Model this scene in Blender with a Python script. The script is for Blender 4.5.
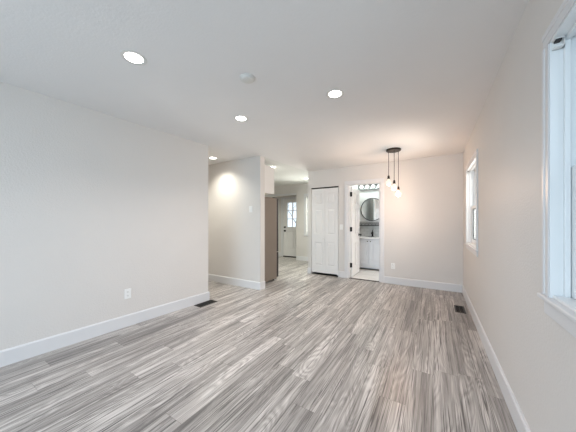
import bpy, bmesh, math, random
from mathutils import Vector, Matrix
random.seed(7)
PI = math.pi
SC = bpy.context.scene
COL = SC.collection
for o in list(bpy.data.objects):
    bpy.data.objects.remove(o)

# ---------------------------------------------------------------- camera
EYE, H = 1.2424, 2.44
cam = bpy.data.cameras.new('camera')
cam.sensor_width = 36
cam.lens = 36 * 238.8 / 576
cam.shift_y = 5.53 / 576
cam.clip_start = 0.02
co = bpy.data.objects.new('camera', cam)
COL.objects.link(co)
co.location = (0, 0, EYE)
co.rotation_euler = (PI / 2, 0, math.radians(31.42))
SC.camera = co

# ---------------------------------------------------------------- sky, daylight, exposure
W = bpy.data.worlds.new('sky')
SC.world = W
W.use_nodes = True
bg = W.node_tree.nodes['Background']
bg.inputs[0].default_value = (0.84, 0.90, 1.0, 1)
bg.inputs[1].default_value = 1.35

def area(name, loc, rot, sx, sy, power, color):
    l = bpy.data.lights.new(name, 'AREA')
    l.shape = 'RECTANGLE'
    l.size, l.size_y = sx, sy
    l.energy, l.color = power, color
    o = bpy.data.objects.new(name, l)
    COL.objects.link(o)
    o.location, o.rotation_euler = loc, rot
    return o

# power (W) and colour of every light
PW = {
    'added_patio': (120, (0.70, 0.84, 1.0)), 'window': (6, (0.75, 0.87, 1.0)), 'far_window': (46, (1.0, 0.93, 0.88)),
    'kitchen_window': (62, (1.0, 0.96, 0.89)),
    'room': (50, (1.0, 0.945, 0.94)), 'hall': (60, (1.0, 0.975, 0.87)), 'kitchen': (66, (0.97, 1.0, 0.88)),
    'pendant': (5.8, (1.0, 0.67, 0.47)), 'bath': (1.5, (0.90, 1.0, 0.95)), 'bath_fill': (140, (1.0, 0.97, 0.96)),
}
area('daylight_fill_rear', (-1.35, -2.75, 1.25), (-PI / 2 + 0.2, 0, PI), 3.0, 2.0, *PW['added_patio'])            # added daylight fill through the made-up opening behind the viewpoint
area('daylight_window', (0.95, 0.93, 1.5), (0, PI / 2, 0), 1.15, 1.15, *PW['window'])             # through the near right window
area('daylight_far_window', (0.95, 4.15, 1.5), (0, PI / 2, 0), 1.1, 1.0, *PW['far_window'])       # through the far right window
area('daylight_kitchen_window', (-3.09, 7.05, 1.5), (-PI / 2, 0, 0), 0.62, 1.1, *PW['kitchen_window'])  # through the far kitchen window
SC.view_settings.view_transform = 'Standard'
SC.view_settings.look = 'None'
SC.view_settings.gamma = 1
SC.view_settings.use_curve_mapping = False
SC.view_settings.exposure = 0.17

# ---------------------------------------------------------------- materials
MATS = {}
def nodes(name):
    m = bpy.data.materials.new(name)
    m.use_nodes = True
    nt = m.node_tree
    return m, nt, nt.nodes['Principled BSDF']

def N(nt, kind, **kw):
    n = nt.nodes.new(kind)
    for k, v in kw.items():
        setattr(n, k, v)
    return n

def L(nt, a, b):
    nt.links.new(a, b)

def M(nt, op, a, b=None):
    n = nt.nodes.new('ShaderNodeMath')
    n.operation = op
    for i, v in enumerate((a, b)):
        if v is None:
            continue
        if isinstance(v, (int, float)):
            n.inputs[i].default_value = v
        else:
            nt.links.new(v, n.inputs[i])
    return n.outputs[0]

def plain(name, rgb, rough=0.5, metal=0.0, bump=0.0, bscale=120, var=0.02, spec=0.5):
    m, nt, p = nodes(name)
    p.inputs['Roughness'].default_value = rough
    p.inputs['Metallic'].default_value = metal
    p.inputs['Specular IOR Level'].default_value = spec
    tc = N(nt, 'ShaderNodeTexCoord')
    nz = N(nt, 'ShaderNodeTexNoise')
    nz.inputs['Scale'].default_value = 3
    nz.inputs['Detail'].default_value = 4
    L(nt, tc.outputs['Object'], nz.inputs['Vector'])
    r = N(nt, 'ShaderNodeValToRGB')
    r.color_ramp.elements[0].position = 0.3
    r.color_ramp.elements[1].position = 0.7
    r.color_ramp.elements[0].color = tuple(c * (1 - var) for c in rgb) + (1,)
    r.color_ramp.elements[1].color = tuple(min(1, c * (1 + var)) for c in rgb) + (1,)
    L(nt, nz.outputs['Fac'], r.inputs['Fac'])
    L(nt, r.outputs['Color'], p.inputs['Base Color'])
    if bump:
        b2 = N(nt, 'ShaderNodeTexNoise')
        b2.inputs['Scale'].default_value = bscale
        b2.inputs['Detail'].default_value = 3
        L(nt, tc.outputs['Object'], b2.inputs['Vector'])
        bp = N(nt, 'ShaderNodeBump')
        bp.inputs['Strength'].default_value = bump
        bp.inputs['Distance'].default_value = 0.004
        L(nt, b2.outputs['Fac'], bp.inputs['Height'])
        L(nt, bp.outputs['Normal'], p.inputs['Normal'])
    return m

def glow(name, rgb, strength, base=0.9):
    m, nt, p = nodes(name)
    p.inputs['Base Color'].default_value = (base, base * 0.95, base * 0.85, 1)
    p.inputs['Emission Color'].default_value = rgb + (1,)
    p.inputs['Emission Strength'].default_value = strength
    return m

def clear_glass(name, tint=(0.95, 0.98, 0.98), amount=0.10):
    m, nt, p = nodes(name)
    nt.nodes.remove(p)
    out = nt.nodes['Material Output']
    t = N(nt, 'ShaderNodeBsdfTransparent')
    t.inputs[0].default_value = tint + (1,)
    g = N(nt, 'ShaderNodeBsdfGlossy')
    g.inputs['Roughness'].default_value = 0.03
    lw = N(nt, 'ShaderNodeLayerWeight')
    lw.inputs[0].default_value = 0.25
    mx = N(nt, 'ShaderNodeMixShader')
    f = M(nt, 'MULTIPLY', lw.outputs['Fresnel'], 0.8)
    L(nt, f, mx.inputs[0])
    L(nt, t.outputs[0], mx.inputs[1])
    L(nt, g.outputs[0], mx.inputs[2])
    L(nt, mx.outputs[0], out.inputs['Surface'])
    return m

def laminate():
    m, nt, p = nodes('grey_oak_laminate')
    tc = N(nt, 'ShaderNodeTexCoord')
    sp = N(nt, 'ShaderNodeSeparateXYZ')
    L(nt, tc.outputs['Object'], sp.inputs[0])
    x, y = sp.outputs[0], sp.outputs[1]
    PW, PL = 0.165, 1.22
    xs = M(nt, 'DIVIDE', x, PW)
    row = M(nt, 'FLOOR', xs)
    fx = M(nt, 'FRACT', xs)
    w1 = N(nt, 'ShaderNodeTexWhiteNoise', noise_dimensions='1D')
    L(nt, row, w1.inputs['W'])
    ys = M(nt, 'ADD', M(nt, 'DIVIDE', y, PL), M(nt, 'MULTIPLY', w1.outputs['Value'], 7.0))
    colm = M(nt, 'FLOOR', ys)
    fy = M(nt, 'FRACT', ys)
    cb = N(nt, 'ShaderNodeCombineXYZ')
    L(nt, row, cb.inputs[0]); L(nt, colm, cb.inputs[1])
    w2 = N(nt, 'ShaderNodeTexWhiteNoise', noise_dimensions='3D')
    L(nt, cb.outputs[0], w2.inputs['Vector'])
    rid = w2.outputs['Value']

    def noise(sx, sy, off, detail, rough, dist):
        c = N(nt, 'ShaderNodeCombineXYZ')
        L(nt, M(nt, 'MULTIPLY', x, sx), c.inputs[0])
        L(nt, M(nt, 'MULTIPLY', y, sy), c.inputs[1])
        L(nt, M(nt, 'MULTIPLY', rid, off), c.inputs[2])
        n = N(nt, 'ShaderNodeTexNoise')
        n.inputs['Scale'].default_value = 1
        n.inputs['Detail'].default_value = detail
        n.inputs['Roughness'].default_value = rough
        n.inputs['Distortion'].default_value = dist
        L(nt, c.outputs[0], n.inputs['Vector'])
        return n.outputs['Fac']
    broad = noise(7, 0.45, 91, 3, 0.5, 1.2)
    streak = noise(34, 0.9, 57, 5, 0.60, 1.4)
    fine = noise(150, 3.2, 33, 4, 0.65, 0.5)
    # cathedral figure: contour lines of a slow stretched field
    slow = noise(6.0, 0.85, 71, 2.0, 0.4, 0.4)
    ring = M(nt, 'ABSOLUTE', M(nt, 'SUBTRACT', M(nt, 'FRACT', M(nt, 'MULTIPLY', slow, 22.0)), 0.5))
    mask = M(nt, 'MAXIMUM', M(nt, 'MULTIPLY', M(nt, 'SUBTRACT', broad, 0.38), 0.9), 0.03)
    s = M(nt, 'ADD', M(nt, 'MULTIPLY', broad, 0.40), M(nt, 'MULTIPLY', streak, 0.36))
    s = M(nt, 'ADD', s, M(nt, 'MULTIPLY', fine, 0.20))
    s = M(nt, 'ADD', s, M(nt, 'MULTIPLY', M(nt, 'SUBTRACT', ring, 0.22), mask))
    s = M(nt, 'ADD', s, M(nt, 'MULTIPLY', M(nt, 'SUBTRACT', rid, 0.5), 0.065))
    crack = noise(85, 1.1, 19, 3, 0.5, 1.6)
    s = M(nt, 'SUBTRACT', s, M(nt, 'MULTIPLY', M(nt, 'MAXIMUM', M(nt, 'SUBTRACT', crack, 0.56), 0.0), 2.4))
    r = N(nt, 'ShaderNodeValToRGB')
    e = r.color_ramp.elements
    e[0].position, e[0].color = 0.33, (0.12, 0.110, 0.104, 1)
    e[1].position, e[1].color = 0.66, (0.70, 0.662, 0.630, 1)
    k = e.new(0.49); k.color = (0.385, 0.357, 0.335, 1)
    k = e.new(0.56); k.color = (0.545, 0.512, 0.485, 1)
    L(nt, s, r.inputs['Fac'])
    ex = M(nt, 'MULTIPLY', M(nt, 'MINIMUM', fx, M(nt, 'SUBTRACT', 1.0, fx)), PW)
    ey = M(nt, 'MULTIPLY', M(nt, 'MINIMUM', fy, M(nt, 'SUBTRACT', 1.0, fy)), PL)
    edge = M(nt, 'LESS_THAN', M(nt, 'MINIMUM', ex, ey), 0.0012)
    mx = N(nt, 'ShaderNodeMixRGB', blend_type='MULTIPLY')
    L(nt, M(nt, 'MULTIPLY', edge, 0.55), mx.inputs[0])
    L(nt, r.outputs['Color'], mx.inputs[1])
    mx.inputs[2].default_value = (0.25, 0.22, 0.2, 1)
    L(nt, mx.outputs[0], p.inputs['Base Color'])
    L(nt, M(nt, 'ADD', 0.24, M(nt, 'MULTIPLY', fine, 0.16)), p.inputs['Roughness'])
    bp = N(nt, 'ShaderNodeBump')
    bp.inputs['Strength'].default_value = 0.12
    bp.inputs['Distance'].default_value = 0.002
    L(nt, M(nt, 'SUBTRACT', fine, M(nt, 'MULTIPLY', edge, 1.0)), bp.inputs['Height'])
    L(nt, bp.outputs['Normal'], p.inputs['Normal'])
    return m

def tile(name, rgb, grout, sx, sy, rough=0.25, axes='XY'):
    m, nt, p = nodes(name)
    tc = N(nt, 'ShaderNodeTexCoord')
    sp = N(nt, 'ShaderNodeSeparateXYZ')
    L(nt, tc.outputs['Object'], sp.inputs[0])
    cb = N(nt, 'ShaderNodeCombineXYZ')
    L(nt, sp.outputs['XYZ'.index(axes[0])], cb.inputs[0])
    L(nt, sp.outputs['XYZ'.index(axes[1])], cb.inputs[1])
    b = N(nt, 'ShaderNodeTexBrick')
    b.inputs['Scale'].default_value = 1
    b.inputs['Brick Width'].default_value = sx
    b.inputs['Row Height'].default_value = sy
    b.inputs['Mortar Size'].default_value = 0.003
    b.inputs['Color1'].default_value = rgb + (1,)
    b.inputs['Color2'].default_value = tuple(c * 0.93 for c in rgb) + (1,)
    b.inputs['Mortar'].default_value = grout + (1,)
    L(nt, cb.outputs[0], b.inputs['Vector'])
    nz = N(nt, 'ShaderNodeTexNoise')
    nz.inputs['Scale'].default_value = 6
    nz.inputs['Detail'].default_value = 6
    nz.inputs['Distortion'].default_value = 1.5
    L(nt, tc.outputs['Object'], nz.inputs['Vector'])
    mx = N(nt, 'ShaderNodeMixRGB', blend_type='MULTIPLY')
    mx.inputs[0].default_value = 0.25
    L(nt, b.outputs['Color'], mx.inputs[1])
    L(nt, nz.outputs['Fac'], mx.inputs[2])
    L(nt, mx.outputs[0], p.inputs['Base Color'])
    p.inputs['Roughness'].default_value = rough
    return m

def siding():
    m, nt, p = nodes('lap_siding')
    tc = N(nt, 'ShaderNodeTexCoord')
    sp = N(nt, 'ShaderNodeSeparateXYZ')
    L(nt, tc.outputs['Object'], sp.inputs[0])
    fz = M(nt, 'FRACT', M(nt, 'DIVIDE', sp.outputs[2], 0.15))
    bp = N(nt, 'ShaderNodeBump')
    bp.inputs['Distance'].default_value = 0.02
    L(nt, fz, bp.inputs['Height'])
    L(nt, bp.outputs['Normal'], p.inputs['Normal'])
    p.inputs['Base Color'].default_value = (0.16, 0.20, 0.25, 1)
    p.inputs['Roughness'].default_value = 0.7
    return m

WALL = plain('greige_wall_paint', (0.70, 0.672, 0.645), 0.5, bump=0.55, bscale=80, var=0.008, spec=0.3)
CEIL = plain('ceiling_paint', (0.81, 0.795, 0.785), 0.8, bump=0.35, bscale=70, var=0.008, spec=0.2)
KCEIL = plain('kitchen_ceiling_paint', (0.75, 0.75, 0.725), 0.8, bump=0.25, bscale=70, var=0.008, spec=0.2)
BATHW = plain('bathroom_wall_paint', (0.80, 0.81, 0.80), 0.6, bump=0.1, var=0.01)
TRIM = plain('white_trim_paint', (0.715, 0.715, 0.725), 0.35, var=0.006)
DOORP = plain('white_door_paint', (0.82, 0.81, 0.80), 0.4, bump=0.05, bscale=200, var=0.006)
VINYL = plain('white_vinyl', (0.82, 0.84, 0.85), 0.3, var=0.005)
PLASTIC = plain('white_plastic', (0.84, 0.84, 0.83), 0.35, var=0.005)
CEILP = plain('aged_white_plastic', (0.70, 0.69, 0.66), 0.45, var=0.005)
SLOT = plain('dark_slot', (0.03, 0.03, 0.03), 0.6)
BLACK = plain('matte_black_metal', (0.010, 0.010, 0.011), 0.55, spec=0.25)
BRONZE = plain('dark_bronze', (0.035, 0.027, 0.022), 0.4, metal=0.6)
VENTM = plain('brown_vent_metal', (0.035, 0.032, 0.03), 0.45, metal=0.4)
CORDM = plain('black_cord', (0.03, 0.026, 0.024), 0.7)
SLATE = plain('fridge_side_grey_brown', (0.235, 0.19, 0.155), 0.42, metal=0.15, bump=0.05, bscale=300, var=0.03)
FRIDGEF = plain('fridge_dark_front', (0.05, 0.047, 0.045), 0.35, metal=0.6)
CHROME = plain('grey_chrome', (0.20, 0.21, 0.21), 0.25, metal=0.8)
STEEL = plain('brushed_steel', (0.5, 0.5, 0.5), 0.3, metal=1.0)
CABW = plain('white_cabinet_paint', (0.80, 0.78, 0.76), 0.4, var=0.008)
VANW = plain('pale_vanity_paint', (0.77, 0.78, 0.80), 0.4, var=0.008)
COUNTER = plain('white_quartz', (0.88, 0.87, 0.85), 0.2, var=0.02)
MIRR = plain('mirror_silver', (0.86, 0.88, 0.88), 0.02, metal=1.0, var=0.0)
GLASS = clear_glass('window_glass')
FLOORM = laminate()
TILE = tile('bath_floor_tile', (0.80, 0.78, 0.74), (0.6, 0.58, 0.55), 0.6, 0.3)
SPLASH = tile('grey_marble_backsplash', (0.62, 0.63, 0.62), (0.45, 0.45, 0.44), 0.15, 0.075, axes='XZ')
MOSAIC = tile('speckled_mosaic', (0.30, 0.30, 0.29), (0.6, 0.6, 0.58), 0.03, 0.015, axes='XZ')
LEDM = glow('led_diffuser', (1.0, 0.98, 0.95), 9)
BULBM = glow('warm_bulb_glow', (1.0, 0.84, 0.66), 1.0, 0.25)
VBULB = glow('cool_bulb_glow', (0.92, 1.0, 0.98), 1.0, 0.3)
SIDING = siding()
BARK = plain('bark', (0.26, 0.25, 0.25), 0.9, bump=0.5, bscale=30, var=0.2)
GROUND = plain('winter_lawn', (0.30, 0.29, 0.22), 0.9, bump=0.4, bscale=20, var=0.15)

# ---------------------------------------------------------------- mesh helpers
class MB:
    def __init__(self):
        self.bm = bmesh.new()
    def box(self, x0, x1, y0, y1, z0, z1, bevel=0.0, seg=2):
        pts = [(x, y, z) for x in (x0, x1) for y in (y0, y1) for z in (z0, z1)]
        v = [self.bm.verts.new(p) for p in pts]
        fs = [(0, 1, 3, 2), (4, 6, 7, 5), (0, 4, 5, 1), (2, 3, 7, 6), (0, 2, 6, 4), (1, 5, 7, 3)]
        f = [self.bm.faces.new([v[i] for i in q]) for q in fs]
        if bevel:
            ed = list({e for q in f for e in q.edges})
            bmesh.ops.bevel(self.bm, geom=ed, offset=bevel, segments=seg, affect='EDGES', profile=0.5)
        return self
    def prism(self, poly, a0, a1, axis='z'):
        def P(u, w, a):
            return {'z': (u, w, a), 'y': (u, a, w), 'x': (a, u, w)}[axis]
        b = [self.bm.verts.new(P(u, w, a0)) for u, w in poly]
        t = [self.bm.verts.new(P(u, w, a1)) for u, w in poly]
        n = len(poly)
        self.bm.faces.new(b); self.bm.faces.new(t)
        for i in range(n):
            self.bm.faces.new((b[i], b[(i + 1) % n], t[(i + 1) % n], t[i]))
        return self
    def lathe(self, prof, c=(0, 0, 0), axis='z', seg=32):
        rings = []
        for r, h in prof:
            if r < 1e-6:
                p = {'z': (0, 0, h), 'y': (0, h, 0), 'x': (h, 0, 0)}[axis]
                rings.append([self.bm.verts.new(Vector(c) + Vector(p))])
            else:
                ring = []
                for k in range(seg):
                    a = 2 * PI * k / seg
                    u, w = r * math.cos(a), r * math.sin(a)
                    p = {'z': (u, w, h), 'y': (u, h, w), 'x': (h, u, w)}[axis]
                    ring.append(self.bm.verts.new(Vector(c) + Vector(p)))
                rings.append(ring)
        for A, B in zip(rings, rings[1:]):
            for k in range(seg):
                k2 = (k + 1) % seg
                if len(A) == 1 and len(B) == 1:
                    continue
                if len(A) == 1:
                    self.bm.faces.new((A[0], B[k], B[k2]))
                elif len(B) == 1:
                    self.bm.faces.new((A[k], B[0], A[k2]))
                else:
                    self.bm.faces.new((A[k], B[k], B[k2], A[k2]))
        for R in (rings[0], rings[-1]):
            if len(R) > 1 and prof[0] != prof[-1]:
                self.bm.faces.new(R)
        return self
    def tube(self, pts, r, seg=10):
        pts = [Vector(p) for p in pts]
        rr = r if isinstance(r, (list, tuple)) else [r] * len(pts)
        rings = []
        for i, p in enumerate(pts):
            d = (pts[min(i + 1, len(pts) - 1)] - pts[max(i - 1, 0)]).normalized()
            ref = Vector((0, 0, 1)) if abs(d.z) < 0.9 else Vector((1, 0, 0))
            u = d.cross(ref).normalized(); w = d.cross(u)
            rings.append([self.bm.verts.new(p + rr[i] * (u * math.cos(2 * PI * k / seg) + w * math.sin(2 * PI * k / seg))) for k in range(seg)])
        for A, B in zip(rings, rings[1:]):
            for k in range(seg):
                self.bm.faces.new((A[k], A[(k + 1) % seg], B[(k + 1) % seg], B[k]))
        self.bm.faces.new(rings[0]); self.bm.faces.new(rings[-1])
        return self
    def build(self, name, mat, parent=None, smooth=False, loc=None):
        bmesh.ops.recalc_face_normals(self.bm, faces=self.bm.faces[:])
        me = bpy.data.meshes.new(name)
        self.bm.to_mesh(me); self.bm.free()
        me.materials.append(mat)
        if smooth:
            for p in me.polygons:
                p.use_smooth = True
            try:
                me.set_sharp_from_angle(angle=math.radians(35))
            except Exception:
                pass
        o = bpy.data.objects.new(name, me)
        COL.objects.link(o)
        if parent: o.parent = parent
        if loc: o.location = loc
        return o

def tag(o, label, cat, group=None, kind=None):
    o['label'] = label; o['category'] = cat
    if group: o['group'] = group
    if kind: o['kind'] = kind
    return o

def empty(name, loc, label, cat, rz=0, group=None, kind=None):
    o = bpy.data.objects.new(name, None)
    o.empty_display_size = 0.05
    COL.objects.link(o)
    o.location = loc; o.rotation_euler = (0, 0, rz)
    return tag(o, label, cat, group, kind)

def copy_tree(o, parent=None):
    c = o.copy(); COL.objects.link(c)
    if parent:
        c.parent = parent
        c.matrix_parent_inverse = o.matrix_parent_inverse.copy()
    for ch in [k for k in COL.objects if k.parent == o]:
        copy_tree(ch, c)
    return c

def struct(mb, name, mat, label, cat, smooth=False):
    return tag(mb.build(name, mat, smooth=smooth), label, cat, kind='structure')

# ================================================================ STRUCTURE
XR, YB = 0.437, 5.152
SK = 0.06
def xl(y): return -3.165 + SK * (y - 0.458)
YL = 2.56                                   # far end of the left wall
FAR, ALC = 6.70, 7.15

struct(MB().box(-7.2, 0.62, -2.5, 5.2, -0.12, 0).box(-7.2, -1.9, 5.2, 7.3, -0.12, 0), 'floor', FLOORM,
       'grey oak laminate plank floor running through room, hall and kitchen', 'floor')
struct(MB().box(-1.9, 0.62, 5.2, 7.0, -0.12, 0.002), 'floor_bathroom', TILE, 'pale tile floor inside the bathroom', 'floor')
struct(MB().box(-2.497, -1.822, 5.160, 5.95, 0.0, 0.003), 'floor_closet_shade', SLOT, 'dark sheet added on the closet floor to deepen the shade under the door', 'floor')  # dark sheet added so the gap under the closet door reads black
struct(MB().box(-1.600, -0.941, 5.150, 5.205, 0.0, 0.008, 0.002), 'trim_threshold', BRONZE, 'dark threshold strip on the floor of the bathroom doorway', 'threshold')
struct(MB().prism([(-2.69, 3.57), (-2.577, 5.152), (-2.577, 5.3), (0.62, 5.3), (0.62, -2.5), (-7.2, -2.5), (-7.2, 3.57)], H, H + 0.12),
       'ceiling', CEIL, 'pale grey textured ceiling of the main room with recessed lights', 'ceiling')
struct(MB().prism([(-2.69, 3.57), (-2.577, 5.152), (-2.577, 7.3), (-7.2, 7.3), (-7.2, 3.57)], H, H + 0.12),
       'ceiling_kitchen', KCEIL, 'brighter white ceiling over the kitchen behind the partition', 'ceiling')
struct(MB().box(-2.577, 0.62, 5.3, 7.0, H, H + 0.12), 'ceiling_bathroom', BATHW, 'white ceiling inside the bathroom', 'ceiling')

struct(MB().prism([(xl(-2.4), -2.4), (xl(YL), YL), (xl(YL) - 0.12, YL), (xl(-2.4) - 0.12, -2.4)], 0, H),
       'wall_left', WALL, 'long blank greige wall on the left of the room', 'wall')
struct(MB().box(-7.1, xl(YL) - 0.12, YL - 0.12, YL, 0, H), 'wall_hall_near', WALL, 'near side wall of the hall behind the left wall', 'wall')
struct(MB().box(-7.1, -7.0, YL, 7.25, 0, H), 'wall_hall_end', WALL, 'end wall of hall and kitchen on the far left', 'wall')
struct(MB().box(-7.0, -2.69, 3.44, 3.57, 0, H), 'wall_partition', WALL, 'short pale partition wall between hall and kitchen with refrigerator behind its end', 'wall')

def holed(axis, a0, a1, t0, t1, holes, z1=H):
    """a wall along x (axis 'x') or y with rectangular holes (a, b, z0, z1)"""
    mb = MB()
    cuts = sorted({a0, a1, *[h[0] for h in holes], *[h[1] for h in holes]})
    for u, w in zip(cuts, cuts[1:]):
        mid = (u + w) / 2
        hs = [h for h in holes if h[0] < mid < h[1]]
        spans = [(0, z1)] if not hs else [(0, hs[0][2]), (hs[0][3], z1)]
        for s0, s1 in spans:
            if s1 - s0 < 1e-4: continue
            if axis == 'x': mb.box(u, w, t0, t1, s0, s1)
            else: mb.box(t0, t1, u, w, s0, s1)
    return mb

W1 = (0.33, 1.477, 0.914, 2.020)            # near right window opening (y0, y1, z0, z1)
W2 = (3.564, 4.556, 0.914, 2.020)             # far right window opening
struct(holed('y', -2.4, 5.3, XR, 0.60, [W1, W2]), 'wall_right', WALL, 'textured greige wall on the right with two windows', 'wall')
struct(holed('x', -2.577, XR, YB, 5.268, [(-2.497, -1.822, 0, 2.04), (-1.600, -0.941, 0, 2.045)]), 'wall_back', WALL,
       'far greige wall with the closet door and the bathroom doorway', 'wall')
struct(MB().box(-2.577, -2.50, 5.268, FAR, 0, H), 'wall_closet_side', WALL, 'side wall of the closet facing the kitchen', 'wall')
struct(MB().box(-2.50, -1.90, 5.95, 6.03, 0, H), 'wall_closet_back', WALL, 'back wall inside the closet', 'wall')
struct(MB().box(-1.90, -1.82, 5.268, 6.80, 0, H), 'wall_bathroom_left', BATHW, 'left wall of the bathroom beside the vanity', 'wall')
struct(MB().box(-1.90, 0.60, 6.80, 6.90, 0, H), 'wall_bathroom_back', BATHW, 'white bathroom wall behind the round mirror', 'wall')
struct(MB().box(0.50, 0.60, 5.3, 6.80, 0, H), 'wall_bathroom_right', BATHW, 'right wall of the bathroom', 'wall')
W3 = (-3.41, -2.78, 0.87, 2.03)
struct(holed('x', -3.78, -2.577, FAR, FAR + 0.14, [W3]).box(-7.0, -3.78, FAR, FAR + 0.14, 2.13, H), 'wall_kitchen_far', WALL,
       'far kitchen wall with a header over the front door recess', 'wall')
struct(holed('x', -7.0, -3.64, ALC, ALC + 0.14, [(-4.56, -3.65, 0, 2.04)], 2.13).box(-3.78, -3.64, FAR + 0.14, ALC + 0.14, 0, 2.13).box(-7.0, -3.78, FAR, ALC + 0.14, 2.13, 2.16), 'wall_entry_recess', WALL,
       'recessed wall around the front door at the far end of the kitchen', 'wall')
struct(holed('x', -3.6, XR, -2.4, -2.28, [(-2.85, 0.15, 0.02, 2.12)]), 'wall_rear', WALL, 'wall behind the viewpoint with a wide opening added to let daylight in', 'wall')  # the opening is added for the daylight fill

struct(MB().box(-6.9, -3.78, FAR - 0.022, FAR, 2.098, 2.155, 0.004), 'trim_3', TRIM, 'white trim board along the header over the front door recess', 'trim')

# baseboards ---------------------------------------------------------------
BBH, BBT = 0.137, 0.015
def bb_profile(mb, p, q, n):
    """baseboard from p to q (xy), n = unit normal into the room"""
    p, q, n = Vector(p), Vector(q), Vector(n)
    def sec(c):
        return [mb.bm.verts.new((c.x + n.x * t, c.y + n.y * t, z)) for t, z in ((0, 0), (BBT, 0), (BBT, BBH - 0.012), (BBT * 0.55, BBH), (0, BBH))]
    a, b = sec(p), sec(q)
    for i in range(5):
        mb.bm.faces.new((a[i], a[(i + 1) % 5], b[(i + 1) % 5], b[i]))
    mb.bm.faces.new(a); mb.bm.faces.new(b)
    return mb
def base(name, segs, label):
    mb = MB()
    for p, q, n in segs: bb_profile(mb, p, q, n)
    struct(mb, name, TRIM, label, 'baseboard')
nl = (math.cos(math.atan(SK)), -math.sin(math.atan(SK)))
base('baseboard_left', [((xl(-2.28), -2.28), (xl(YL), YL), nl), ((xl(YL) + BBT, YL), (-6.9, YL), (0, 1))], 'white baseboard along the foot of the left wall')
base('baseboard_partition', [((-7.0, 3.44), (-2.69, 3.44), (0, -1)), ((-2.69, 3.44 - BBT), (-2.69, 3.57), (1, 0))], 'white baseboard round the foot of the partition wall')
base('baseboard_back', [((-0.861, YB), (XR, YB), (0, -1))], 'white baseboard on the far wall right of the bathroom doorway')
base('baseboard_closet', [((-2.577, YB), (-2.497, YB), (0, -1)), ((-1.822, YB), (-1.680, YB), (0, -1)), ((-2.577, YB - BBT), (-2.577, FAR), (-1, 0))],
     'short white baseboard pieces on either side of the closet door')
base('baseboard_right', [((XR, -2.28), (XR, YB), (-1, 0))], 'white baseboard along the foot of the right wall')
base('baseboard_kitchen', [((-3.78, FAR), (-2.577, FAR), (0, -1)), ((-7.0, ALC), (-4.65, ALC), (0, -1))], 'white baseboard on the far kitchen wall beside the front door')

# ---------------------------------------------------------------- doors
def panel_leaf(mb, w, h, t, panels, glassholes=(), x0=0.0, y0=0.0, z0=0.0):
    """panelled door slab, w along x, thickness along y centred on y0"""
    xs = sorted({0, w, *[p[0] for p in panels], *[p[1] for p in panels], *[p[0] for p in glassholes], *[p[1] for p in glassholes]})
    zs = sorted({0, h, *[p[2] for p in panels], *[p[3] for p in panels], *[p[2] for p in glassholes], *[p[3] for p in glassholes]})
    def inside(x, z, ps): return any(p[0] < x < p[1] and p[2] < z < p[3] for p in ps)
    for a, b in zip(xs, xs[1:]):
        for c, d in zip(zs, zs[1:]):
            mx, mz = (a + b) / 2, (c + d) / 2
            if inside(mx, mz, panels) or inside(mx, mz, glassholes): continue
            mb.box(x0 + a, x0 + b, y0 - t / 2, y0 + t / 2, z0 + c, z0 + d)
    for a, b, c, d in panels:
        mb.box(x0 + a, x0 + b, y0 - t / 2 + 0.0135, y0 + t / 2 - 0.0135, z0 + c, z0 + d)
        for sgn in (-1, 1):                                    # raised field with sloped edges
            yb, yt = y0 + sgn * (t / 2 - 0.0136), y0 + sgn * (t / 2 - 0.003)
            i, j = 0.016, 0.040
            A = [(a + i, c + i), (b - i, c + i), (b - i, d - i), (a + i, d - i)]
            B = [(a + j, c + j), (b - j, c + j), (b - j, d - j), (a + j, d - j)]
            va = [mb.bm.verts.new((x0 + x, yb, z0 + z)) for x, z in A]
            vb = [mb.bm.verts.new((x0 + x, yt, z0 + z)) for x, z in B]
            mb.bm.faces.new(vb)
            mb.bm.faces.new(va)
            for k in range(4):
                mb.bm.faces.new((va[k], va[(k + 1) % 4], vb[(k + 1) % 4], vb[k]))
    return mb

# closet bifold
d1 = empty('door_1', (-2.497, YB + 0.03, 0), 'white six panel bifold closet door beside the bathroom doorway', 'door', kind='structure')
for k in range(2):
    x0 = 0.010 + k * 0.329
    w = 0.326
    pn = [(0.075 if k == 0 else 0.055, w - (0.055 if k == 0 else 0.075), a, b) for a, b in ((0.17, 0.72), (0.90, 1.49), (1.60, 1.87))]
    panel_leaf(MB(), w, 1.962, 0.033, pn, x0=x0, z0=0.046).build('door_leaf', DOORP, d1)
MB().lathe([(0.008, 0), (0.008, -0.016), (0.017, -0.022), (0.018, -0.032), (0.010, -0.038), (0, -0.039)], (0.324, -0.017, 0.86), 'y', 20).build('door_knob', PLASTIC, d1, True)
MB().box(0.002, 0.673, -0.018, 0.016, 2.018, 2.040).build('top_track', BRONZE, d1)
MB().box(0.0, 0.004, -0.005, 0.03, 0.0, 2.04).box(0.671, 0.675, -0.005, 0.03, 0.0, 2.04).build('jamb', TRIM, d1)

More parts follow.
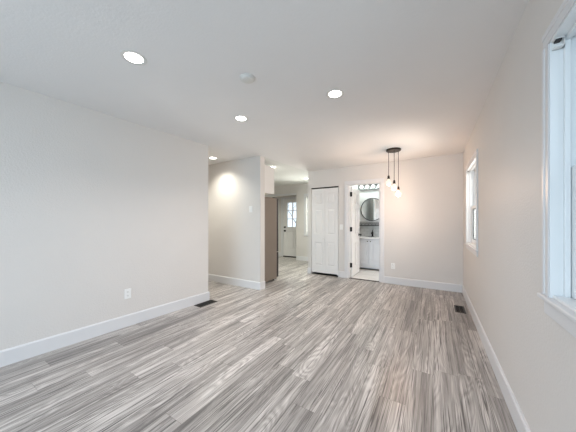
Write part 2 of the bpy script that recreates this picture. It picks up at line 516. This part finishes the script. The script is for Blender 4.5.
# bathroom door, opened inward against its hinges
fr = MB()
cw, ct = 0.080, 0.018
OX0, OX1, OZ = -1.600, -0.941, 2.045
for a, b in ((OX0 - cw, OX0 - 0.006), (OX1 + 0.006, OX1 + cw)):
    fr.box(a, b, YB - ct, YB, 0, OZ + 0.006, 0.004)
fr.box(OX0 - cw, OX1 + cw, YB - ct, YB, OZ + 0.006, OZ + cw, 0.004)
fr.box(OX0 - cw, OX0 - 0.006, 5.268, 5.268 + ct, 0, OZ + 0.006, 0.004)
fr.box(OX1 + 0.006, OX1 + cw, 5.268, 5.268 + ct, 0, OZ + 0.006, 0.004)
struct(fr, 'trim_1', TRIM, 'white casing around the bathroom doorway', 'trim')
MBj = MB().box(OX0 - 0.006, OX0 + 0.012, YB - 0.004, 5.268, 0, OZ).box(OX1 - 0.012, OX1 + 0.006, YB - 0.004, 5.268, 0, OZ).box(OX0, OX1, YB - 0.004, 5.268, OZ - 0.012, OZ + 0.006)
MBj.box(OX0 + 0.012, OX0 + 0.022, 5.17, 5.20, 0, OZ - 0.012).box(OX1 - 0.022, OX1 - 0.012, 5.17, 5.20, 0, OZ - 0.012)
struct(MBj, 'trim_2', TRIM, 'white jamb lining the bathroom doorway', 'trim')
ang = math.radians(90.6)
d2 = empty('door_2', (OX0 + 0.013, 5.272, 0), 'white six panel bathroom door standing open into the bathroom', 'door', rz=ang, kind='structure')
pn = [(a, b, c, d) for a, b in ((0.10, 0.275), (0.345, 0.52)) for c, d in ((0.21, 0.74), (0.94, 1.52), (1.63, 1.88))]
panel_leaf(MB(), 0.632, 2.005, 0.035, pn, x0=0.006, y0=-0.0195, z0=0.016).build('door_leaf', DOORP, d2)
for z in (0.22, 1.02, 1.80):
    hg = MB().box(0.001, 0.007, -0.036, 0.004, z, z + 0.10, 0.001).box(-0.050, 0.0, 0.0005, 0.0035, z, z + 0.10)
    hg.lathe([(0.0075, z - 0.004), (0.0075, z + 0.104)], (0.0, 0.0005, 0), 'z', 12)
    o = hg.build('hinge', BLACK, d2); o['label'] = 'black door hinge'
kn = MB()
for sgn in (-1, 1):
    y = -0.0195 + sgn * 0.0175
    kn.lathe([(0.031, 0), (0.031, sgn * 0.007), (0.011, sgn * 0.012), (0.011, sgn * 0.035), (0.026, sgn * 0.044), (0.028, sgn * 0.058), (0.016, sgn * 0.068), (0, sgn * 0.069)], (0.565, y, 0.925), 'y', 20)
o = kn.build('door_knob', BLACK, d2, True); o['label'] = 'black round door knob'

# front door
d3 = empty('door_3', (-4.56, ALC + 0.03, 0), 'pale front door with a gridded window at the far end of the kitchen', 'door', kind='structure')
GX0, GX1, GZ0, GZ1 = 0.14, 0.77, 1.015, 1.875
pl = [(0.14, 0.425, 0.25, 0.86), (0.485, 0.77, 0.25, 0.86)]
leaf = panel_leaf(MB(), 0.90, 1.99, 0.044, pl, [(GX0, GX1, GZ0, GZ1)], x0=0.005, z0=0.035)
leaf.build('door_leaf', DOORP, d3)
mu = MB()
g0, g1, gz0, gz1 = GX0 + 0.005, GX1 + 0.005, GZ0 + 0.035, GZ1 + 0.035
for k in (1, 2):
    x = g0 + (g1 - g0) * k / 3; z = gz0 + (gz1 - gz0) * k / 3
    mu.box(x - 0.011, x + 0.011, -0.016, 0.016, gz0, gz1)
    mu.box(g0, g1, -0.016, 0.016, z - 0.011, z + 0.011)
for a, b, c, d in ((g0 - 0.02, g1 + 0.02, gz0 - 0.02, gz0 + 0.008), (g0 - 0.02, g1 + 0.02, gz1 - 0.008, gz1 + 0.02), (g0 - 0.02, g0 + 0.008, gz0, gz1), (g1 - 0.008, g1 + 0.02, gz0, gz1)):
    mu.box(a, b, -0.030, 0.030, c, d, 0.004)
mu.build('glazing_grid', DOORP, d3)
MB().box(g0, g1, -0.003, 0.003, gz0, gz1).build('glass_pane', GLASS, d3)
for z, r in ((1.045, 0.030), (0.915, 0.032)):
    q = MB().lathe([(r, -0.022), (r, -0.032), (r * 0.5, -0.037), (r * 0.5, -0.055), (r * 0.85, -0.062), (r * 0.8, -0.080), (0, -0.083)], (0.07, 0, z), 'y', 20).build('deadbolt' if z > 1 else 'door_knob', BLACK, d3, True)
    q['label'] = 'black deadbolt' if z > 1 else 'black door knob'
MB().box(-0.005, 0.915, -0.04, 0.06, 0, 0.03).build('sill', BRONZE, d3)
cz = MB().box(-0.095, -0.002, -0.048, -0.03, 0, 2.045, 0.003).box(-0.095, 0.92, -0.048, -0.03, 2.035, 2.085, 0.003)
cz.box(-0.0, 0.005, -0.03, 0.1, 0, 2.04).box(0.905, 0.91, -0.03, 0.1, 0, 2.04).box(0, 0.91, -0.03, 0.1, 2.026, 2.04)
cz.build('door_frame', TRIM, d3)

# ---------------------------------------------------------------- windows
def window_right(n, op, label):
    """double hung window in the right wall; local x = out of the room, y along the wall"""
    y0, y1, z0, z1 = op
    r = empty('window_%d' % n, (XR, (y0 + y1) / 2, z0), label, 'window', kind='structure')
    hw, h = (y1 - y0) / 2, z1 - z0
    cw = 0.064
    c = MB()
    for s in (-1, 1):                                   # side casings, a stepped profile
        a, b = sorted((s * hw, s * (hw + cw)))
        c.box(-0.012, 0, a, b, 0, h + 0.0, 0.002)
        a, b = sorted((s * (hw + cw * 0.62), s * (hw + cw)))
        c.box(-0.016, -0.009, a, b, 0, h, 0.003)
        a, b = sorted((s * (hw - 0.002), s * (hw + 0.018)))
        c.box(-0.014, -0.010, a, b, 0, h - 0.004, 0.0015)
    c.box(-0.012, 0, -hw - cw, hw + cw, h + 0.0005, h + cw, 0.002)
    c.box(-0.016, -0.009, -hw - cw, hw + cw, h + cw * 0.62, h + cw + 0.001, 0.003)
    c.box(-0.014, -0.010, -hw, hw, h - 0.002, h + 0.018, 0.0015)
    c.build('casing', TRIM, r)
    j = MB()
    for s in (-1, 1):
        a, b = sorted((s * hw, s * (hw - 0.008))); j.box(-0.010, 0.16, a, b, 0, h)
        a, b = sorted((s * hw, s * (hw - 0.022))); j.box(0.030, 0.048, a, b, 0, h, 0.002)
    j.box(-0.010, 0.16, -hw, hw, h - 0.008, h).box(0.030, 0.048, -hw, hw, h - 0.022, h, 0.002)
    j.box(0.0, 0.16, -hw, hw, 0, 0.012)
    j.build('jamb', VINYL, r)
    MB().box(-0.028, 0.03, -hw - cw - 0.016, hw + cw + 0.016, -0.020, 0.0, 0.006, 3).build('window_sill', TRIM, r)
    MB().box(-0.012, 0, -hw - cw + 0.012, hw + cw - 0.012, -0.083, -0.020, 0.003).build('apron', TRIM, r)
    def sash(x, za, zb, name, rail_b, rail_t):
        s = MB(); sw = 0.048
        for q in (-1, 1):
            a, b = sorted((q * (hw - 0.010), q * (hw - 0.010 - sw))); s.box(x, x + 0.030, a, b, za, zb, 0.004)
        s.box(x, x + 0.030, -hw + 0.05, hw - 0.05, za, za + rail_b, 0.004).box(x, x + 0.030, -hw + 0.05, hw - 0.05, zb - rail_t, zb, 0.004)
        o = s.build(name, VINYL, r)
        k = MB(); gi = hw - 0.010 - sw
        for q in (-1, 1):
            a, b = sorted((q * gi, q * (gi - 0.006))); k.box(x + 0.010, x + 0.022, a, b, za + rail_b, zb - rail_t)
        k.box(x + 0.010, x + 0.022, -gi, gi, za + rail_b, za + rail_b + 0.006).box(x + 0.010, x + 0.022, -gi, gi, zb - rail_t - 0.006, zb - rail_t)
        g = k.build('gasket', SLOT, o); g['label'] = 'dark glazing gasket'
        MB().box(x + 0.014, x + 0.018, -gi, gi, za + rail_b, zb - rail_t).build('glass_pane', GLASS, o)
    mid = h * 0.485
    sash(0.050, 0.012, mid + 0.02, 'lower_sash', 0.055, 0.040)
    sash(0.086, mid - 0.02, h - 0.008, 'upper_sash', 0.040, 0.050)
    return r
window_right(1, W1, 'white double hung window at the right edge, nearest the viewer')
window_right(2, W2, 'white double hung window on the right wall near the far corner')

w3 = empty('window_3', ((W3[0] + W3[1]) / 2, FAR, W3[2]), 'white cased window on the far kitchen wall, mostly behind the closet', 'window', kind='structure')
hw, h = (W3[1] - W3[0]) / 2, W3[3] - W3[2]
c = MB()
for s in (-1, 1):
    a, b = sorted((s * hw, s * (hw + 0.09))); c.box(a, b, -0.018, 0, 0, h, 0.004)
c.box(-hw - 0.09, hw + 0.09, -0.018, 0, h, h + 0.085, 0.004).box(-hw - 0.09, hw + 0.09, -0.018, 0, -0.08, 0, 0.004)
c.build('casing', TRIM, w3)
c = MB()
for s in (-1, 1):
    a, b = sorted((s * hw, s * (hw - 0.05))); c.box(a, b, 0.05, 0.09, 0, h, 0.003)
c.box(-hw, hw, 0.05, 0.09, 0, 0.05).box(-hw, hw, 0.05, 0.09, h - 0.05, h).box(-hw, hw, 0.05, 0.09, h / 2 - 0.02, h / 2 + 0.02)
c.build('window_frame', VINYL, w3)
MB().box(-hw + 0.05, hw - 0.05, 0.068, 0.072, 0.05, h - 0.05).build('glass_pane', GLASS, w3)

# made-up glazed opening behind the viewpoint, added to let daylight in
w4 = empty('window_4', (-1.35, -2.34, 0.02), 'wide glazed door added out of view to let daylight in', 'window', kind='structure')
c = MB()
for x0 in (-1.5, -0.03, 1.44):
    c.box(x0, x0 + 0.06, -0.03, 0.03, 0, 2.1)
c.box(-1.5, 1.5, -0.03, 0.03, 0, 0.06).box(-1.5, 1.5, -0.03, 0.03, 2.04, 2.1)
c.build('window_frame', VINYL, w4)
MB().box(-1.44, -0.03, -0.004, 0.004, 0.06, 2.04).box(0.03, 1.44, -0.004, 0.004, 0.06, 2.04).build('glass_pane', GLASS, w4)

# ---------------------------------------------------------------- outside
struct(MB().box(-30, 30, -30, 40, -0.45, -0.15), 'ground', GROUND, 'dry lawn outside the house', 'ground')

# ================================================================ LAMPS
def recessed(loc, label, key, angle=135, z=H):
    power, color = PW[key]
    r = empty('recessed_light', (loc[0], loc[1], z), label, 'ceiling light', group='round recessed ceiling lights')
    MB().lathe([(0.084, 0), (0.083, -0.002), (0.076, -0.0035), (0.062, -0.0022), (0.059, -0.0004), (0.059, 0.0), (0.084, 0)], seg=40).build('trim_ring', CEILP, r, True)
    MB().lathe([(0, -0.0014), (0.0585, -0.0014), (0.0585, -0.0004), (0, -0.0004)], seg=40).build('diffuser', LEDM, r)
    l = bpy.data.lights.new('recessed_lamp', 'SPOT')
    l.energy, l.color = power, color
    l.spot_size, l.spot_blend = math.radians(angle), 1.0
    l.shadow_soft_size = 0.06
    o = bpy.data.objects.new('recessed_lamp', l)
    COL.objects.link(o); o.parent = r
    o.location = (0, 0, -0.02)
    return r
recessed((-1.874, 0.904), 'round lit recessed ceiling light nearest the viewer, upper left', 'room')
recessed((-0.792, 2.144), 'round lit recessed ceiling light right of the smoke detector', 'room')
recessed((-1.913, 2.084), 'round lit recessed ceiling light between the smoke detector and the end of the left wall', 'room')
recessed((-3.553, 3.104), 'round lit recessed ceiling light in the hall just past the left wall end', 'hall')
recessed((-3.015, 4.304), 'round lit recessed ceiling light over the kitchen beside the refrigerator cabinet', 'kitchen')
recessed((-3.037, 5.933), 'round lit recessed ceiling light deep in the kitchen near the closet corner', 'kitchen')
recessed((-4.6, 4.6), 'added round recessed fill light in the kitchen, unseen behind the partition wall', 'kitchen')  # added out of view to brighten the kitchen
recessed((-5.2, 6.0), 'added round recessed fill light, unseen in the far corner of the kitchen', 'kitchen')  # second added kitchen fill, also out of view
recessed((-4.75, 3.0), 'added round recessed fill light, unseen further along the hall behind the left wall', 'hall')  # added out of view to lift the partition wall
recessed((0.05, 5.85), 'added round recessed fill light inside the bathroom, unseen behind the far wall', 'bath_fill')  # added out of view to light the vanity front

sd = empty('smoke_detector', (-1.327, 1.524, H), 'white round smoke detector on the ceiling', 'smoke detector')
MB().lathe([(0.064, 0), (0.064, -0.006), (0.061, -0.008), (0, -0.008)]).build('base_plate', CEILP, sd, True)
MB().lathe([(0.056, -0.008), (0.056, -0.013), (0.050, -0.019), (0.040, -0.022), (0, -0.023)]).build('cover', CEILP, sd, True)

# pendant cluster
pd = empty('pendant_light', (-0.572, 4.30, H), 'three bulb cluster pendant with black cords hanging from a round black canopy', 'pendant lamp')
MB().lathe([(0, 0), (0.113, 0), (0.115, -0.006), (0.115, -0.022), (0.108, -0.028), (0, -0.028)], seg=40).build('canopy', BRONZE, pd, True)
rt, fw = Vector((0.853, 0.521, 0)), Vector((-0.521, 0.853, 0))
for a, b, zs in ((-0.072, 0.025, 1.985), (-0.014, -0.055, 1.893), (0.092, 0.025, 1.800)):
    p = rt * a + fw * b
    t = zs - H
    MB().tube([(p.x, p.y, -0.026), (p.x + 0.001, p.y, t * 0.5), (p.x, p.y, t + 0.02)], 0.0042, 8).build('cord', CORDM, pd, True)
    sk = MB().lathe([(0.006, t + 0.030), (0.012, t + 0.024), (0.017, t + 0.014), (0.019, t - 0.015), (0.021, t - 0.030), (0.017, t - 0.032)], (p.x, p.y, 0), seg=20).build('lamp_socket', BRONZE, pd, True)
    R = 0.043
    prof = [(0.0135, t - 0.026), (0.015, t - 0.044)]
    cz_ = t - 0.098
    for k in range(14):
        th = math.radians(25 + k * 155 / 13)
        prof.append((R * math.sin(th) if k < 13 else 0.0, cz_ + R * math.cos(th) * 1.08))
    MB().lathe(prof, (p.x, p.y, 0), seg=24).build('bulb', BULBM, sk, True)
    l = bpy.data.lights.new('pendant_lamp', 'POINT')
    (l.energy, l.color), l.shadow_soft_size = PW['pendant'], 0.03
    o = bpy.data.objects.new('pendant_lamp', l)
    COL.objects.link(o); o.parent = pd
    o.location = (p.x, p.y, t - 0.19)

# ================================================================ KITCHEN
fx, fy0, fy1 = -2.852, 3.60, 4.29
rf = empty('refrigerator', (fx, fy0, 0), 'grey brown side of a refrigerator standing behind the partition wall', 'refrigerator')
MB().box(-0.90, 0, 0.0, 0.615, 0.035, 1.735, 0.006).build('body', SLATE, rf)
MB().box(-0.895, -0.452, 0.622, 0.685, 0.60, 1.735, 0.010, 3).build('door', FRIDGEF, rf)
MB().box(-0.448, -0.003, 0.622, 0.685, 0.60, 1.735, 0.010, 3).build('door', FRIDGEF, rf)
MB().box(-0.895, -0.003, 0.622, 0.685, 0.06, 0.59, 0.010, 3).build('freezer_drawer', FRIDGEF, rf)
for x in (-0.49, -0.41):
    MB().tube([(x, 0.685, 0.80), (x, 0.725, 0.82), (x, 0.725, 1.50), (x, 0.685, 1.52)], 0.009).build('handle', STEEL, rf, True)
MB().tube([(-0.80, 0.685, 0.52), (-0.80, 0.725, 0.52), (-0.10, 0.725, 0.52), (-0.10, 0.685, 0.52)], 0.009).build('handle', STEEL, rf, True)
for x in (-0.86, -0.06):
    MB().box(x, x + 0.05, 0.53, 0.66, 1.735, 1.752, 0.004).build('hinge_cover', SLOT, rf)
for x in (-0.85, -0.05):
    for y in (0.06, 0.56):
        MB().lathe([(0.02, 0), (0.02, 0.012), (0.012, 0.036)], (x, y, 0), seg=14).build('foot', SLOT, rf)
MB().box(-0.88, -0.02, 0.60, 0.63, 0.02, 0.055).build('toe_grille', SLOT, rf)

kc = empty('kitchen_cabinet', (-2.852, 3.57, 1.812), 'white wall cabinet hung above the refrigerator', 'cabinet')
MB().box(-0.90, 0, 0.0, 0.53, 0, 0.555, 0.003).build('body', CABW, kc)
for k in range(2):
    x0 = -0.898 + k * 0.45
    dr = panel_leaf(MB(), 0.446, 0.55, 0.02, [(0.06, 0.386, 0.06, 0.49)], x0=x0, y0=0.541, z0=0.002).build('door', CABW, kc)
    MB().lathe([(0.006, 0.551), (0.006, 0.565), (0.014, 0.572), (0.012, 0.58), (0, 0.581)], (x0 + (0.41 if k == 0 else 0.036), 0, 0.05), 'y', 16).build('knob', BLACK, dr, True)

# ================================================================ BATHROOM
VX, VF = -1.41, 6.27
vn = empty('vanity_cabinet', (VX, VF, 0), 'pale two door bathroom vanity under the round mirror', 'vanity')
b = MB().box(-0.38, 0.38, 0.022, 0.51, 0.10, 0.80, 0.003).box(-0.36, 0.36, 0.075, 0.50, 0.03, 0.10)
b.build('body', VANW, vn)
ap = [(-0.38, 0.0), (-0.33, 0.0), (-0.30, 0.045), (-0.15, 0.066), (0, 0.070), (0.15, 0.066), (0.30, 0.045), (0.33, 0.0), (0.38, 0.0), (0.38, 0.13), (-0.38, 0.13)]
MB().prism(ap, 0.006, 0.026, 'y').build('arched_apron', VANW, vn)
for s in (0, 1):
    x0 = -0.372 + s * 0.378
    dr = panel_leaf(MB(), 0.366, 0.635, 0.03, [(0.065, 0.305, 0.065, 0.57)], x0=x0, y0=0.007, z0=0.140).build('door', VANW, vn)
    MB().lathe([(0.006, -0.007), (0.006, -0.020), (0.014, -0.026), (0.012, -0.036), (0, -0.037)], (x0 + (0.337 if s == 0 else 0.033), 0, 0.735), 'y', 16).build('knob', BLACK, dr, True)
MB().box(-0.395, 0.395, -0.022, 0.517, 0.80, 0.84, 0.006).build('countertop', COUNTER, vn)
MB().lathe([(0.18, 0.8395), (0.185, 0.8405), (0.19, 0.8425), (0.20, 0.8425), (0.203, 0.840)], (0, 0.22, 0), seg=36).build('basin_rim', COUNTER, vn, True)
fc = empty('faucet', (VX + 0.005, 6.65, 0.84), 'black single lever faucet on the white vanity top', 'faucet')
MB().lathe([(0.030, 0), (0.030, 0.006), (0.023, 0.012), (0.022, 0.125), (0.017, 0.135), (0, 0.136)], seg=20).build('body', BLACK, fc, True)
MB().tube([(0, -0.01, 0.085), (0, -0.06, 0.105), (0, -0.12, 0.105), (0, -0.135, 0.085)], 0.014).build('spout', BLACK, fc, True)
MB().tube([(0, 0.0, 0.13), (0, -0.012, 0.150), (0, 0.055, 0.185)], [0.013, 0.010, 0.007]).build('lever', BLACK, fc, True)

struct(MB().box(-1.82, 0.50, 6.788, 6.80, 0.80, 1.13), 'trim_backsplash', SPLASH, 'grey marble tile backsplash behind the vanity', 'backsplash')
ws = empty('wall_shelf', (VX - 0.03, 6.80, 1.13), 'black rail shelf on the bathroom wall under the round mirror', 'shelf')
MB().box(-0.36, 0.38, -0.12, 0, 0.0, 0.014, 0.003).build('shelf_board', BLACK, ws)
rl = MB().tube([(-0.355, -0.115, 0.05), (0.375, -0.115, 0.05)], 0.005)
for k in range(9):
    x = -0.355 + k * 0.73 / 8
    rl.tube([(x, -0.115, 0.012), (x, -0.115, 0.05)], 0.004)
rl.tube([(-0.355, -0.115, 0.05), (-0.355, -0.004, 0.05)], 0.005).tube([(0.375, -0.115, 0.05), (0.375, -0.004, 0.05)], 0.005)
rl.build('rail', BLACK, ws, True)
struct(MB().box(-1.82, 0.50, 6.79, 6.80, 1.13, 1.24), 'trim_mosaic', MOSAIC, 'dark speckled mosaic band above the bathroom backsplash', 'tile band')

mr = empty('round_mirror', (-1.438, 6.79, 1.572), 'round black framed mirror on the bathroom wall', 'mirror')
RM = 0.298
MB().lathe([(RM, 0.0), (RM, -0.026), (RM + 0.004, -0.030), (RM + 0.012, -0.030), (RM + 0.016, -0.026), (RM + 0.016, 0.0), (RM, 0.0)], axis='y', seg=72).build('frame', BLACK, mr, True)
MB().lathe([(0, -0.010), (RM + 0.001, -0.010), (RM + 0.001, -0.002), (0, -0.002)], axis='y', seg=72).build('mirror_glass', MIRR, mr)

vl = empty('vanity_light', (-1.475, 6.80, 2.195), 'dark chrome bar vanity light with a row of glowing globes above the mirror', 'wall lamp')
MB().box(-0.36, 0.36, -0.03, 0, -0.065, 0.065, 0.008).build('back_bar', CHROME, vl)
MB().box(-0.37, 0.37, -0.115, -0.028, -0.085, -0.066, 0.004).build('lower_rail', CHROME, vl)
MB().box(-0.37, 0.37, -0.115, -0.028, 0.066, 0.080, 0.004).build('upper_rail', CHROME, vl)
for k in range(4):
    x = -0.2325 + k * 0.155
    s = MB().lathe([(0.030, -0.03), (0.030, -0.045), (0.022, -0.055)], (x, 0, 0), 'y', 20).build('lamp_socket', STEEL, vl, True)
    pr = [(0.020, -0.048)] + [(0.052 * math.sin(math.radians(20 + i * 16)), -0.098 + 0.052 * math.cos(math.radians(20 + i * 16))) for i in range(10)] + [(0, -0.150)]
    MB().lathe(pr, (x, 0, 0), 'y', 24).build('bulb', VBULB, s, True)
    l = bpy.data.lights.new('vanity_lamp', 'POINT')
    (l.energy, l.color), l.shadow_soft_size = PW['bath'], 0.05
    o = bpy.data.objects.new('vanity_lamp', l)
    COL.objects.link(o); o.parent = vl; o.location = (x, -0.24, -0.01)

# ================================================================ SMALL FITTINGS
def outlet(loc, rz, label):
    r = empty('wall_outlet', loc, label, 'outlet', rz=rz, group='white wall outlets')
    MB().box(-0.036, 0.036, -0.006, 0, -0.058, 0.058, 0.0025).build('cover_plate', PLASTIC, r)
    for z in (-0.021, 0.021):
        f = MB().prism([(0.017 * math.cos(t) , z + max(-0.013, min(0.013, 0.017 * math.sin(t)))) for t in [2 * PI * k / 20 for k in range(20)]], -0.0085, -0.005, 'y').build('receptacle', PLASTIC, r)
        m = MB().box(-0.0075, -0.005, -0.0088, -0.0084, z - 0.002, z + 0.007).box(0.005, 0.0075, -0.0088, -0.0084, z - 0.002, z + 0.006)
        m.lathe([(0.0025, -0.0088), (0.0025, -0.0084)], (0, 0, z - 0.0075), 'y', 10).build('slots', SLOT, f)
    return r
def switch(loc, rz, label, w=0.036):
    r = empty('light_switch', loc, label, 'light switch', rz=rz, group='white wall switches')
    MB().box(-w, w, -0.006, 0, -0.058, 0.058, 0.0025).build('cover_plate', PLASTIC, r)
    MB().prism([(-0.006, -0.033), (-0.010, 0.0), (-0.0075, 0.033), (-0.004, 0.033), (-0.004, -0.033)], -0.0165, 0.0165, 'x').build('rocker', PLASTIC, r)
    return r
def on_left(px):                                    # y on the left wall for an image column
    s, c = math.sin(math.radians(31.42)), math.cos(math.radians(31.42))
    a = (px - 288) / 238.8
    dx, dy = a * c - s, a * s + c
    t = (-3.165 - SK * 0.458) / (dx - SK * dy)
    return t * dy
yo = on_left(127.7)
outlet((xl(yo), yo, 0.385), PI / 2 - math.atan(SK), 'white electrical outlet low on the long left wall')
outlet((-0.695, YB, 0.356), 0, 'white electrical outlet low on the far wall right of the bathroom doorway')
switch((-2.915, 3.44, 1.472), 0, 'white wall switch high on the short partition wall')
switch((-1.755, YB, 1.121), 0, 'white wall switch between the closet door and the bathroom doorway')

def vent(loc, rz, lx, ly, label, slats, mat):
    r = empty('floor_vent', loc, label, 'floor vent', rz=rz, group='dark floor vents')
    f = MB(); b = 0.018
    for x0, x1, y0, y1 in ((-lx, lx, -ly, -ly + b), (-lx, lx, ly - b, ly), (-lx, -lx + b, -ly, ly), (lx - b, lx, -ly, ly)):
        f.box(x0, x1, y0, y1, 0.0, 0.006, 0.0015)
    f.build('frame', mat, r)
    MB().box(-lx + 0.012, lx - 0.012, -ly + 0.012, ly - 0.012, 0.0003, 0.0012).build('duct_opening', SLOT, r)
    m = MB()
    for k in range(slats):
        y = -ly + b + (k + 0.5) * (2 * ly - 2 * b) / slats
        m.box(-lx + b, lx - b, y - 0.0022, y + 0.0022, 0.001, 0.005)
    m.box(-0.003, 0.003, -ly + b, ly - b, 0.001, 0.0055)
    m.build('slats', mat, r)
    return r
vent((-2.945, 2.44, 0), -0.03, 0.075, 0.155, 'dark floor register beside the end of the left wall', 16, VENTM)
vent((0.312, 4.15, 0), 0.0, 0.060, 0.155, 'dark floor register near the right wall and the far corner', 16, VENTM)

def bracket(y, z, label):
    """open box bracket for a blind head rail, fixed in the upper corner of a window recess"""
    r = empty('blind_bracket', (XR, y, z), label, 'bracket', group='blind brackets in the window corners')
    b = MB()
    b.box(-0.004, 0.026, -0.003, 0.0, -0.036, 0)
    b.box(-0.004, 0.026, -0.030, 0.0, -0.003, 0)
    b.box(0.024, 0.026, -0.030, 0.0, -0.036, 0)
    b.box(-0.004, 0.026, -0.030, 0.0, -0.036, -0.033)
    b.build('housing', PLASTIC, r)
    g = MB().box(0.0, 0.018, -0.028, -0.004, -0.010, -0.0035)
    o = g.build('clip', SLOT, r); o['label'] = 'dark clip inside the bracket'
    return r
bracket(W1[1] - 0.009, W1[3] - 0.009, 'small blind bracket in the top corner of the nearest window')
bracket(W2[1] - 0.009, W2[3] - 0.009, 'small blind bracket in the top corner of the far window on the right wall')

# ================================================================ OUTSIDE THINGS
hs = empty('neighbouring_house', (6.5, 4.0, -0.15), 'grey blue sided house outside the right windows', 'house')
MB().box(0, 6, -6, 6, 0, 3.0).build('siding_wall', SIDING, hs)
MB().prism([(-0.5, 3.0), (6.5, 3.0), (3.0, 5.2)], -6.4, 6.4, 'y').build('roof', FRIDGEF, hs)
tr = empty('bare_tree', (-9.3, 16.5, -0.15), 'bare tree seen through the front door window', 'tree')
tb = MB()
def branch(p, d, ln, r, depth):
    q = p + d * ln
    tb.tube([p, p + d * ln * 0.5 + Vector((random.uniform(-.04, .04), random.uniform(-.04, .04), 0)) * ln, q], [r, r * 0.85, r * 0.65], 6)
    if depth == 0: return
    for k in range(3):
        a = random.uniform(0, 2 * PI)
        nd = (d + 0.65 * Vector((math.cos(a), math.sin(a), random.uniform(0.0, 0.5)))).normalized()
        branch(p + d * ln * random.uniform(0.6, 1.0), nd, ln * random.uniform(0.6, 0.8), r * 0.6, depth - 1)
branch(Vector((0, 0, 0)), Vector((0, 0, 1)), 1.5, 0.05, 5)
tb.build('branches', BARK, tr, True)
